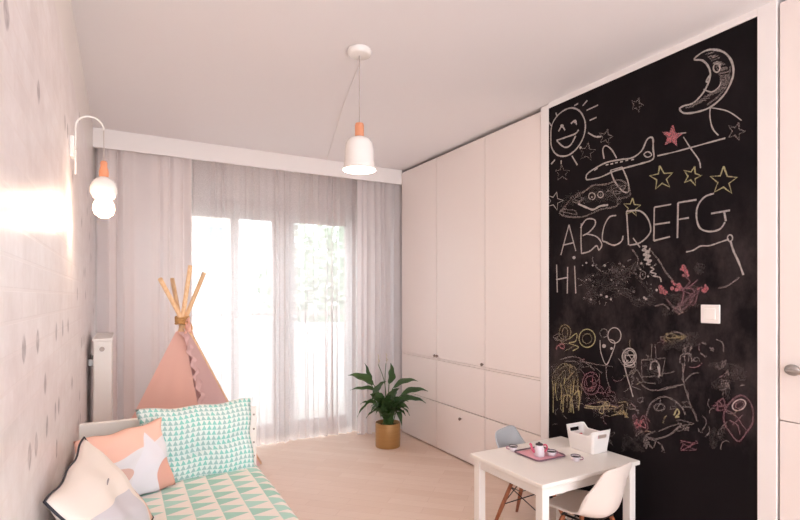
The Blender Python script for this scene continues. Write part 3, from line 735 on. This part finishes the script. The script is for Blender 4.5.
# ------------------------------------------------------------------ plant
PX, PY = 2.11, 4.05
pl = thing('potted_plant', 'dark green broad-leaved plant in a round gold pot by the corner wardrobe', 'potted plant', (PX, PY, 0))
b = NB(); lathe(b, [(0, 0), (.108, 0), (.112, .006), (.112, .214), (.110, .218), (.106, .218), (.104, .21), (.104, .02), (0, .02)], seg=48); link('pot', b, M['pot'], pl)
b = NB(); lathe(b, [(0, .190), (.05, .188), (.1035, .184)], seg=32); link('soil', b, M['soil'], pl)
fol = NB(); stm = NB()
cam_r = Vector((CY, -SY, 0)); cam_f = Vector((SY, CY, 0))
def leaf(bm, base, tip, width, droop, roll=0, ns=12):
    base, tip = Vector(base), Vector(tip); d = tip-base; L_ = d.length; dn = d.normalized()
    side = dn.cross(Vector((0, 0, 1)))
    if side.length < .1: side = cam_r.copy()
    side.normalize(); side = Matrix.Rotation(roll, 3, dn) @ side; nrm = side.cross(dn)
    rows = []
    for i in range(ns+1):
        t = i/ns; wv = width*.62*(math.sin(PI*min(1, t**.75)))**.9 if 0 < t < 1 else .0006
        wv *= (1-.25*t); p_ = base+d*t+Vector((0, 0, 1))*droop*4*t*(1-t)
        row = []
        for j in (-1, -.5, 0, .5, 1):
            row.append(bm.verts.new(p_+side*wv*j+nrm*(abs(j)*wv*.42+.006*math.sin(t*14+j*3)*abs(j))))
        rows.append(row)
    for r0, r1 in zip(rows, rows[1:]):
        for j in range(4): f = bm.faces.new((r0[j], r0[j+1], r1[j+1], r1[j])); f.smooth = True
def px2(px, py, dd=0):
    """offset from the pot's base for a leaf tip seen at px, py when dd metres behind the pot's centre plane"""
    d = 4.56+dd; lat = (px-400)/F*d
    w = cam_f*d+cam_r*lat; return Vector((w.x-PX, w.y-PY, CZ-(py-HOR)/F*d))
# (base px, tip px, width, droop, depth offset of tip, roll)
LV = [((374, 385), (348, 375), .085, .02, -.10, .9), ((378, 391), (350, 390), .06, .015, -.02, .7), ((371, 384), (365, 363), .045, 0, .03, 1.2), ((389, 384), (391, 363), .10, .0, .06, 1.5),
      ((372, 400), (386, 381), .07, .02, -.16, 1.0), ((393, 388), (418, 381), .055, .03, -.02, .8), ((400, 396), (428, 391), .06, .03, .0, .7), ((401, 401), (426, 403), .05, .03, .04, .7),
      ((376, 400), (357, 417), .055, .03, -.08, .6), ((380, 408), (360, 404), .05, .03, .05, .6), ((381, 410), (366, 418), .045, .02, -.12, .7), ((395, 408), (409, 409), .05, .03, -.10, .8),
      ((384, 402), (370, 394), .08, .01, -.12, 1.1), ((388, 404), (399, 388), .085, .01, -.10, 1.1), ((384, 408), (378, 392), .075, 0, .08, 1.2), ((392, 408), (407, 398), .07, .02, -.03, .9), ((398, 412), (402, 426), .04, .03, -.12, .6),
      ((386, 412), (384, 396), .07, 0, -.13, 1.2), ((390, 410), (394, 395), .065, 0, -.15, 1.3), ((378, 408), (368, 400), .05, .02, .1, .8), ((394, 412), (405, 404), .05, .02, .1, .8)]
for (bx, by), (tx, ty), w_, dr, dd, ro in LV:
    bp_, tp_ = px2(bx, by, dd*.5), px2(tx, ty, dd)
    leaf(fol, bp_, tp_, w_, dr, ro)
    a = Vector((random.uniform(-.04, .04), random.uniform(-.04, .04), .185)); mid = a.lerp(bp_, .55)+Vector((0, 0, .03))
    tube(stm, smooth_path([a, mid, bp_, bp_.lerp(tp_, .2)+Vector((0, 0, dr*.6))], 4), .004, 6)
r_ = random.Random(21)
for i in range(44):
    a = r_.uniform(0, 2*PI); rr = r_.uniform(.08, .21); z0 = r_.uniform(.26, .36); bs = Vector((math.cos(a)*rr*.35, math.sin(a)*rr*.35, z0)); tp_ = Vector((math.cos(a)*rr*1.15, math.sin(a)*rr*1.15, z0+r_.uniform(-.05, .16)))
    leaf(fol, bs, tp_, r_.uniform(.05, .08), .03, r_.uniform(-.7, .7))
    tube(stm, smooth_path([(math.cos(a)*.03, math.sin(a)*.03, .185), bs*.8+Vector((0, 0, .05)), bs], 3), .0035, 6)
link('foliage', fol, M['leaf'], pl, smooth=True); link('stems', stm, M['stem'], pl, smooth=True)
for (x_, y_, h_) in ((378, 354, .05), (386, 353, .045)):
    tp_ = px2(x_, y_, .05); fb = NB(); tube(fb, smooth_path([(.0, .0, .185), px2(385, 385, .03), tp_-Vector((0, 0, .09))], 5), .003, 6, mi=1); leaf(fb, tp_-Vector((0, 0, .10)), tp_, .04, .0, 1.4)
    link('flower', fb, [M['spathe'], M['stem']], pl, smooth=True)
# nothing else on that floor

# ------------------------------------------------------------------ lamps
LX, LY = 1.07, 2.37
pn = thing('pendant_lamp', 'white bell-shaped pendant lamp with a wooden neck hanging from the ceiling', 'pendant lamp', (LX, LY, H))
b = NB(); lathe(b, [(0, 0), (.060, 0), (.062, -.006), (.058, -.026), (.050, -.030), (0, -.030)], seg=40); link('canopy', b, M['whitemetal'], pn)
b = NB(); tube(b, [(0, 0, -.03), (0, 0, -.385)], .003, 8); link('cord', b, M['cord'], pn)
b = NB(); lathe(b, [(0, -.375), (.020, -.378), (.023, -.388), (.023, -.445), (.019, -.452), (0, -.452)], seg=28); link('neck', b, M['peachwood'], pn, label='pale turned wooden neck')
b = NB(); lathe(b, [(0, -.447), (.03, -.449), (.056, -.460), (.070, -.482), (.075, -.52), (.076, -.575), (.080, -.598), (.086, -.618), (.083, -.618), (.076, -.598), (.072, -.575), (.071, -.52), (.066, -.486), (.052, -.464), (.03, -.454), (0, -.452)], seg=48); link('shade', b, M['whitemetal'], pn)
b = NB(); lathe(b, [(0, -.610), (.03, -.608), (.052, -.590), (.058, -.565), (.045, -.535), (.02, -.515), (.014, -.49), (0, -.49)], seg=32); link('bulb', b, M['bulb2'], pn)
def plamp(name, loc, power, rgb, r):
    l_ = bpy.data.lights.new(name, 'POINT'); l_.energy = power; l_.color = rgb; l_.shadow_soft_size = r
    o_ = bpy.data.objects.new(name, l_); COL.objects.link(o_); o_.location = loc; return o_
plamp('pendant_glow', (LX, LY, H-.655), 5, (1, .80, .64), .03)
# surface cable on the ceiling
b = NB(); tube(b, smooth_path([(LX+.04, LY+.05, H-.004), (1.27, 3.05, H-.0035), (1.45, 3.68, H-.0035), (1.66, 4.41, H-.0035)], 8), .0028, 8)
o = link('ceiling_cable', b, M['trimwhite'], smooth=True); tag(o, 'thin pale cable along the ceiling from the pendant lamp to the pelmet', 'cable')

sx, sy = -.068, 2.53
wl = thing('wall_lamp', 'white arched wall lamp with a glowing round bulb above the bed', 'wall lamp', (XL, 2.50, 0))
def L(x, y, z): return Vector((x-XL, y-2.50, z))
b = NB(); box(b, 0, .018, -.03, .03, 1.93, 2.02, .006); link('mount', b, M['whitemetal'], wl)
arc = [L(-.172, sy, 1.87), L(-.172, sy, 2.06)]
for i in range(1, 13):
    a = PI-PI*i/12; arc.append(L(-.120+.052*math.cos(a), sy, 2.07+.052*math.sin(a)))
b = NB(); tube(b, arc, .0042, 10); tube(b, [L(-.174, 2.505, 1.975), L(-.172, sy, 1.975)], .004, 8); link('arm', b, M['whitemetal'], wl)
b = NB(); tube(b, [L(sx, sy, 2.07), L(sx, sy, 1.93)], .002, 8); link('cord', b, M['cord'], wl)
b = NB(); lathe(b, [(0, 1.94), (.010, 1.938), (.014, 1.93), (.013, 1.915), (.016, 1.905), (.019, 1.89), (.018, 1.87), (0, 1.868)], L(sx, sy, 0), 24); link('neck', b, M['peachwood'], wl, label='pale turned wooden neck')
b = NB(); lathe(b, [(0, 1.872), (.02, 1.868), (.042, 1.850), (.053, 1.822), (.052, 1.798), (.040, 1.776), (.036, 1.776), (.048, 1.80), (.049, 1.822), (.038, 1.846), (.018, 1.862), (0, 1.864)], L(sx, sy, 0), 36); link('shade', b, M['whitemetal'], wl)
b = NB(); lathe(b, [(0, 1.69), (.018, 1.694), (.036, 1.708), (.043, 1.730), (.040, 1.752), (.030, 1.772), (.014, 1.785), (.012, 1.82), (0, 1.82)], L(sx, sy, 0), 32); link('bulb', b, M['bulb'], wl)
plamp('wall_lamp_glow', (sx, sy, 1.655), .7, (1, .74, .54), .02)
plamp('wall_lamp_glow', (sx+.006, sy-.06, 1.735), .45, (1, .74, .54), .02)

# ------------------------------------------------------------------ table
TX0, TX1, TY0, TY1, TZ = 1.66, 2.355, 1.685, 2.22, .50
tb = thing('play_table', 'low white rectangular play table in front of the chalkboard', 'table', ((TX0+TX1)/2, (TY0+TY1)/2, 0), math.radians(.6))
hx, hy = (TX1-TX0)/2, (TY1-TY0)/2
b = NB(); box(b, -hx, hx, -hy, hy, TZ-.022, TZ, .004); link('tabletop', b, M['white'], tb)
b = NB()
for y_ in (-hy+.025, hy-.045): box(b, -hx+.03, hx-.03, y_, y_+.02, TZ-.072, TZ-.022)
for x_ in (-hx+.025, hx-.045): box(b, x_, x_+.02, -hy+.045, hy-.045, TZ-.072, TZ-.022)
link('apron', b, M['white'], tb)
for ax in (-1, 1):
    for ay in (-1, 1):
        b = NB(); cx, cy = ax*(hx-.038), ay*(hy-.038); box(b, cx-.022, cx+.022, cy-.022, cy+.022, 0, TZ-.022, .003); link('leg', b, M['white'], tb)

# ------------------------------------------------------------------ chairs (face +y locally)
def make_chair(label, shell_mat, loc, rz, group='small shell chairs at the play table'):
    t = thing('shell_chair', label, 'chair', loc, rz, group)
    prof = smooth_path([(0, .165, .300), (0, .150, .318), (0, .09, .318), (0, .0, .303), (0, -.08, .300), (0, -.130, .318), (0, -.155, .365), (0, -.166, .43), (0, -.176, .50), (0, -.184, .558)], 6)
    n = len(prof)-1
    def wid(t_):
        ks = [(0, .118), (.08, .150), (.25, .168), (.45, .178), (.60, .182), (.75, .180), (.88, .160), (.96, .142), (1, .112)]
        for (a, wa), (c, wc) in zip(ks, ks[1:]):
            if t_ <= c: s_ = (t_-a)/(c-a); s_ = s_*s_*(3-2*s_); return wa+(wc-wa)*s_
        return .112
    def fn(u, v):
        f_ = v*n; i = min(n-1, int(f_)); p_ = prof[i].lerp(prof[i+1], f_-i)
        a = 2*u-1; w_ = wid(v)*.92; e = abs(a)**2.2
        lift = .050*e*math.exp(-((v-.50)/.26)**2)    # arms of the bucket rise
        fwd = .070*e*math.exp(-((v-.66)/.24)**2)
        x = a*w_
        rim = -.012*abs(a)**8
        return Vector((x, p_.y+fwd, p_.z+lift+rim*(.3 if v > .5 else 1)-.010*(1-a*a)*math.exp(-((v-.3)/.2)**2)))
    b = NB(); grid(b, fn, 24, 44)
    o = link('seat_shell', b, shell_mat, t, smooth=True)
    mod(o, 'SOLIDIFY', thickness=.007, offset=0)
    for ax in (-1, 1):
        for ay in (-1, 1):
            b = NB(); tube(b, [(ax*.085, ay*.075-.01, .272), (ax*.125, ay*.118-.01, .135), (ax*.165, ay*.160-.01, 0)], [.011, .0125, .008], 14); link('leg', b, M['leg'], t)
    b = NB(); P_ = lambda ax, ay, z: Vector((ax*(.085+(.272-z)*.294), ay*(.075+(.272-z)*.3125)-.01, z))
    cs = [(-1, -1), (1, -1), (1, 1), (-1, 1)]
    for i in range(4):
        a, c = cs[i], cs[(i+1) % 4]
        tube(b, [P_(*a, .25), P_(*c, .15)], .003, 6); tube(b, [P_(*a, .15), P_(*c, .25)], .003, 6)
    for ax in (-1, 1): tube(b, [(ax*.085, -.095, .272), (ax*.085, .075, .272)], .006, 8)
    for ay in (-.085, .065): tube(b, [(-.10, ay, .276), (.10, ay, .276)], .006, 8)
    for a in cs: tube(b, [P_(a[0], a[1], .272), Vector((a[0]*.08, a[1]*.07-.01, .293))], .006, 8)
    link('wire_brace', b, M['darkmetal'], t)
    return t
make_chair('white shell chair with wooden legs on the near side of the table', M['whiteshell'], (2.015, 1.745, 0), math.radians(9))
make_chair('grey shell chair with wooden legs on the far side of the table, by the wardrobe', M['greyshell'], (2.09, 2.20, 0), math.radians(203))

# ------------------------------------------------------------------ on the table
def rrect(hx_, hy_, r, n=6):
    pts = []
    for cx, cy, a0 in ((hx_-r, hy_-r, 0), (-hx_+r, hy_-r, 90), (-hx_+r, -hy_+r, 180), (hx_-r, -hy_+r, 270)):
        for i in range(n+1): a = math.radians(a0+90*i/n); pts.append((cx+r*math.cos(a), cy+r*math.sin(a)))
    return pts
def loft(b, rings, mi=0, cap=(True, True)):
    R_ = [[b.verts.new(p) for p in r] for r in rings]
    for A_, B2 in zip(R_, R_[1:]):
        for j in range(len(A_)):
            f = b.faces.new((A_[j], A_[(j+1) % len(A_)], B2[(j+1) % len(A_)], B2[j])); f.material_index = mi; f.smooth = True
    if cap[0]: b.faces.new(R_[0]).material_index = mi
    if cap[1]: b.faces.new(R_[-1]).material_index = mi
def ring(pts, z): return [Vector((x, y, z)) for x, y in pts]
tray = thing('tray', 'pink toy tray with a dark rim, in the middle of the play table', 'tray', (1.972, 2.015, TZ))
b = NB(); loft(b, [ring(rrect(.094, .090, .022), .0005), ring(rrect(.097, .093, .022), .003)]); link('tray_base', b, M['traypink'], tray)
b = NB(); q_ = rrect(.101, .097, .026, 8); tube(b, [(x, y, .007) for x, y in q_], .004, 8, closed=True); link('rim', b, M['trayrim'], tray)
tp_ = thing('toy_teapot', 'small white toy teapot with pink handle and spout on the pink tray', 'teapot', (1.945, 1.99, TZ+.0035))
b = NB(); lathe(b, [(0, 0), (.024, 0), (.027, .006), (.026, .03), (.022, .055), (.019, .06), (0, .060)], seg=28); link('body', b, M['cup'], tp_)
b = NB(); lathe(b, [(0, .060), (.020, .060), (.019, .066), (.006, .068), (.006, .074), (0, .076)], seg=24); link('lid', b, M['cupdark'], tp_)
dirx = Vector((CY, -SY, 0))
b = NB(); tube(b, smooth_path([dirx*-.022+Vector((0, 0, .022)), dirx*-.036+Vector((0, 0, .036)), dirx*-.044+Vector((0, 0, .060)), dirx*-.050+Vector((0, 0, .066))], 5), [.008]*6+[.0065]*10, 10); link('spout', b, M['toypink'], tp_)
b = NB(); tube(b, smooth_path([dirx*.020+Vector((0, 0, .058)), dirx*.036+Vector((0, 0, .060)), dirx*.042+Vector((0, 0, .040)), dirx*.024+Vector((0, 0, .020))], 5), .0042, 8); link('handle', b, M['toypink'], tp_)
cup0 = None
def mkcup(loc, rz, label):
    global cup0
    if cup0 is None:
        t = thing('toy_cup', label, 'cup', loc, rz, 'toy tea cups on the play table')
        b = NB(); lathe(b, [(0, 0), (.016, 0), (.019, .004), (.024, .026), (.0225, .026), (.017, .006), (0, .005)], seg=28); link('bowl', b, M['cup'], t)
        b = NB(); lathe(b, [(.0225, .024), (.0245, .024), (.025, .029), (.022, .029), (.0225, .024)], seg=28)
        lathe(b, [(0, .021), (.0222, .021)], seg=28); link('rim', b, M['cupdark'], t, label='dark rim')
        b = NB(); tube(b, smooth_path([(.022, 0, .022), (.034, 0, .022), (.036, 0, .012), (.020, 0, .008)], 5), .0028, 8); link('handle', b, M['toymauve'], t)
        cup0 = t; return t
    t = cup0.copy(); COL.objects.link(t); t.location = loc; t.rotation_euler = (0, 0, rz); t['label'] = label
    for ch in list(cup0.children):
        c = ch.copy(); COL.objects.link(c); c.parent = t
    return t
mkcup((1.893, 2.135, TZ), 2.4, 'white toy cup with dark rim at the far left of the tray')
mkcup((2.006, 1.962, TZ+.0035), -.3, 'white toy cup with dark rim on the pink tray beside the teapot')
mkcup((2.062, 1.850, TZ), -.9, 'white toy cup with dark rim right of the tray, nearest the white box')
# toy box with handle holes
bxw = thing('storage_box', 'white plastic storage box with cut-out handles on the play table', 'box', (2.277, 1.955, TZ))
hx_, hy_ = .060, .083
def boxrim(a, cz0=.098, cz1=.126):   # end walls (+-y) are high, long walls dip
    return cz0+(cz1-cz0)*min(1, max(0, (abs(a)-.62)/.28))**1.0
def wallgrid(b, inner):
    off = .004 if inner else 0
    base = rrect(hx_-off, hy_-off, .014, 5); topr = rrect(hx_+.012-off, hy_+.016-off, .016, 5)
    # densify
    def dens(p_):
        out = []
        for i in range(len(p_)):
            a, c = Vector(p_[i]), Vector(p_[(i+1) % len(p_)]); k_ = max(1, int((c-a).length/.008))
            for s_ in range(k_): out.append(a.lerp(c, s_/k_))
        return out
    # use same count for both by param
    def res(p_, n=112):
        p_ = [Vector(q) for q in p_]; P2 = p_+[p_[0]]; L_ = [0]
        for a, c in zip(P2, P2[1:]): L_.append(L_[-1]+(c-a).length)
        out = []
        for i in range(n):
            s_ = L_[-1]*i/n; j = max(k_ for k_ in range(len(L_)-1) if L_[k_] <= s_+1e-9)
            out.append(P2[j].lerp(P2[j+1], (s_-L_[j])/max(1e-9, L_[j+1]-L_[j])))
        return out
    A_, T_ = res(base), res(topr)
    rows = []; K = 12
    for k_ in range(K+1):
        f_ = k_/K; row = []
        for a, c in zip(A_, T_):
            p_ = a.lerp(c, f_); zt = boxrim(c.y/(hy_+.016)); row.append(b.verts.new((p_.x, p_.y, .003 if (inner and k_ == 0) else zt*f_)))
        rows.append(row)
    for k_ in range(K):
        for j in range(len(A_)):
            j2 = (j+1) % len(A_); c = T_[j]
            if 8 <= k_ <= 9 and abs(c.y) > hy_+.008 and abs(c.x) < .036: continue
            f = b.faces.new((rows[k_][j], rows[k_][j2], rows[k_+1][j2], rows[k_+1][j])); f.smooth = True
    b.faces.new(rows[0]); return rows
b = NB(); r1 = wallgrid(b, False); r2 = wallgrid(b, True)
for j in range(len(r1[-1])):
    j2 = (j+1) % len(r1[-1]); b.faces.new((r1[-1][j], r1[-1][j2], r2[-1][j2], r2[-1][j]))
link('shell', b, M['plastic'], bxw)
# toys in the box
def toy(name, pts, r, mat, label, cat='toy'):
    b = NB(); tube(b, pts, r, 12); o_ = link(name, b, mat, smooth=True); o_.location = (2.277, 1.955, TZ)
    tag(o_, label, cat, 'toys in the white storage box'); return o_
toy('toy_block', [(-.040, -.010, .012), (-.034, .028, .088)], [.016, .014], M['toyred'], 'dark red toy standing at the far end of the white storage box')
toy('toy_block', [(-.012, -.060, .012), (.004, -.048, .088)], [.016, .016], M['toypink'], 'pinkish red toy standing at the near end of the white storage box')
toy('toy_roll', [(-.036, .058, .030), (.030, .050, .045)], [.019, .019], M['toymauve'], 'mauve toy lying low under the far handle of the white storage box')

# ------------------------------------------------------------------ outside the window
t = thing('balcony', 'white balcony with solid parapet and rail outside the window', 'balcony', (1.1, 5.12, 0))
b = NB(); box(b, -2.2, 2.2, 0, 1.1, -.2, -.04); link('balcony_floor', b, M['tile'], t)
b = NB(); box(b, -2.2, 2.2, 1.02, 1.06, -.04, 1.02); link('parapet', b, M['balcony'], t)
b = NB(); box(b, -2.2, 2.2, 1.0, 1.08, 1.12, 1.17); 
for x_ in (-2.1, -.9, -.28, .9, 2.1): box(b, x_, x_+.04, 1.02, 1.06, 1.02, 1.12)
link('rail', b, M['frame'], t)
t = thing('building', 'pale rendered apartment building across the street, seen through the left panes', 'building', (1.2, 15.0, -9))
b = NB(); box(b, -5, 1.6, 0, 6, 0, 14.4); link('wall', b, M['graywall'], t)
for ix in range(6):
    for iz in range(4):
        x_, z_ = -4.6+ix*1.05, 1.6+iz*3.1
        b = NB(); box(b, x_, x_+.72, -.06, .02, z_, z_+1.5); w_ = link('window', b, M['balcony'], t)
        b = NB(); box(b, x_+.07, x_+.65, -.075, -.06, z_+.07, z_+.70); box(b, x_+.07, x_+.65, -.075, -.06, z_+.80, z_+1.43); link('pane', b, M['blueglass'], w_)
b = NB(); box(b, -5.15, 1.75, -.2, 6.2, 14.4, 14.7); link('roof', b, M['frame'], t)
b = NB(); box(b, -30, 60, 5.6, 60, -9.3, -9.0); link('street_ground', b, M['tile'], kind='structure')
def tree(x, y, h, r, label, seed):
    t = thing('tree', label, 'tree', (x, y, -9))
    b = NB(); tube(b, [(0, 0, 0), (.1, 0, h*.5), (0, .1, h-r)], [.22, .17, .1], 10); link('trunk', b, M['barkfar'], t)
    b = NB(); rr = random.Random(seed)
    for i in range(1500):
        a, z_ = rr.uniform(0, 2*PI), rr.uniform(-1, 1); q_ = rr.random()**.4*r
        c = Vector((math.cos(a)*math.sqrt(1-z_*z_)*q_, math.sin(a)*math.sqrt(1-z_*z_)*q_, h-r+z_*q_*1.35))
        u = Vector([rr.uniform(-1, 1) for _ in range(3)]).normalized()*.16; w_ = u.orthogonal().normalized()*.10
        b.faces.new([b.verts.new(c+u), b.verts.new(c+w_), b.verts.new(c-u), b.verts.new(c-w_)])
    link('crown', b, M['leaffar'], t)
tree(4.4, 12.2, 11.9, 1.5, 'loose green tree across the street, seen through the right pane', 5)

# ------------------------------------------------------------------ world, camera
w = bpy.data.worlds.new('sky'); sc.world = w; w.use_nodes = True
bg = w.node_tree.nodes['Background']; bg.inputs[0].default_value = (.98, .97, 1.0, 1); bg.inputs[1].default_value = 2.7
tc = w.node_tree.nodes.new('ShaderNodeTexCoord'); nz = w.node_tree.nodes.new('ShaderNodeTexNoise'); nz.inputs['Scale'].default_value = 2.5
mx = w.node_tree.nodes.new('ShaderNodeMix'); mx.data_type = 'RGBA'; mx.inputs[6].default_value = (.84, .90, .98, 1); mx.inputs[7].default_value = (.91, .93, .94, 1)
w.node_tree.links.new(tc.outputs['Generated'], nz.inputs[0]); w.node_tree.links.new(nz.outputs[0], mx.inputs[0]); w.node_tree.links.new(mx.outputs[2], bg.inputs[0])

cam = bpy.data.cameras.new('camera'); co = bpy.data.objects.new('camera', cam); COL.objects.link(co)
co.location = (0, 0, CZ); co.rotation_euler = (PI/2, 0, -YAW)
cam.sensor_width = 36; cam.lens = F/800*36; cam.shift_y = (HOR-260)/800; cam.clip_start = .02
sc.camera = co
sc.cycles.max_bounces = 10; sc.cycles.diffuse_bounces = 5; sc.cycles.transparent_max_bounces = 24
sc.view_settings.view_transform = 'Standard'; sc.view_settings.look = 'None'; sc.view_settings.gamma = 1
sc.view_settings.use_curve_mapping = False
sc.view_settings.exposure = 1.38
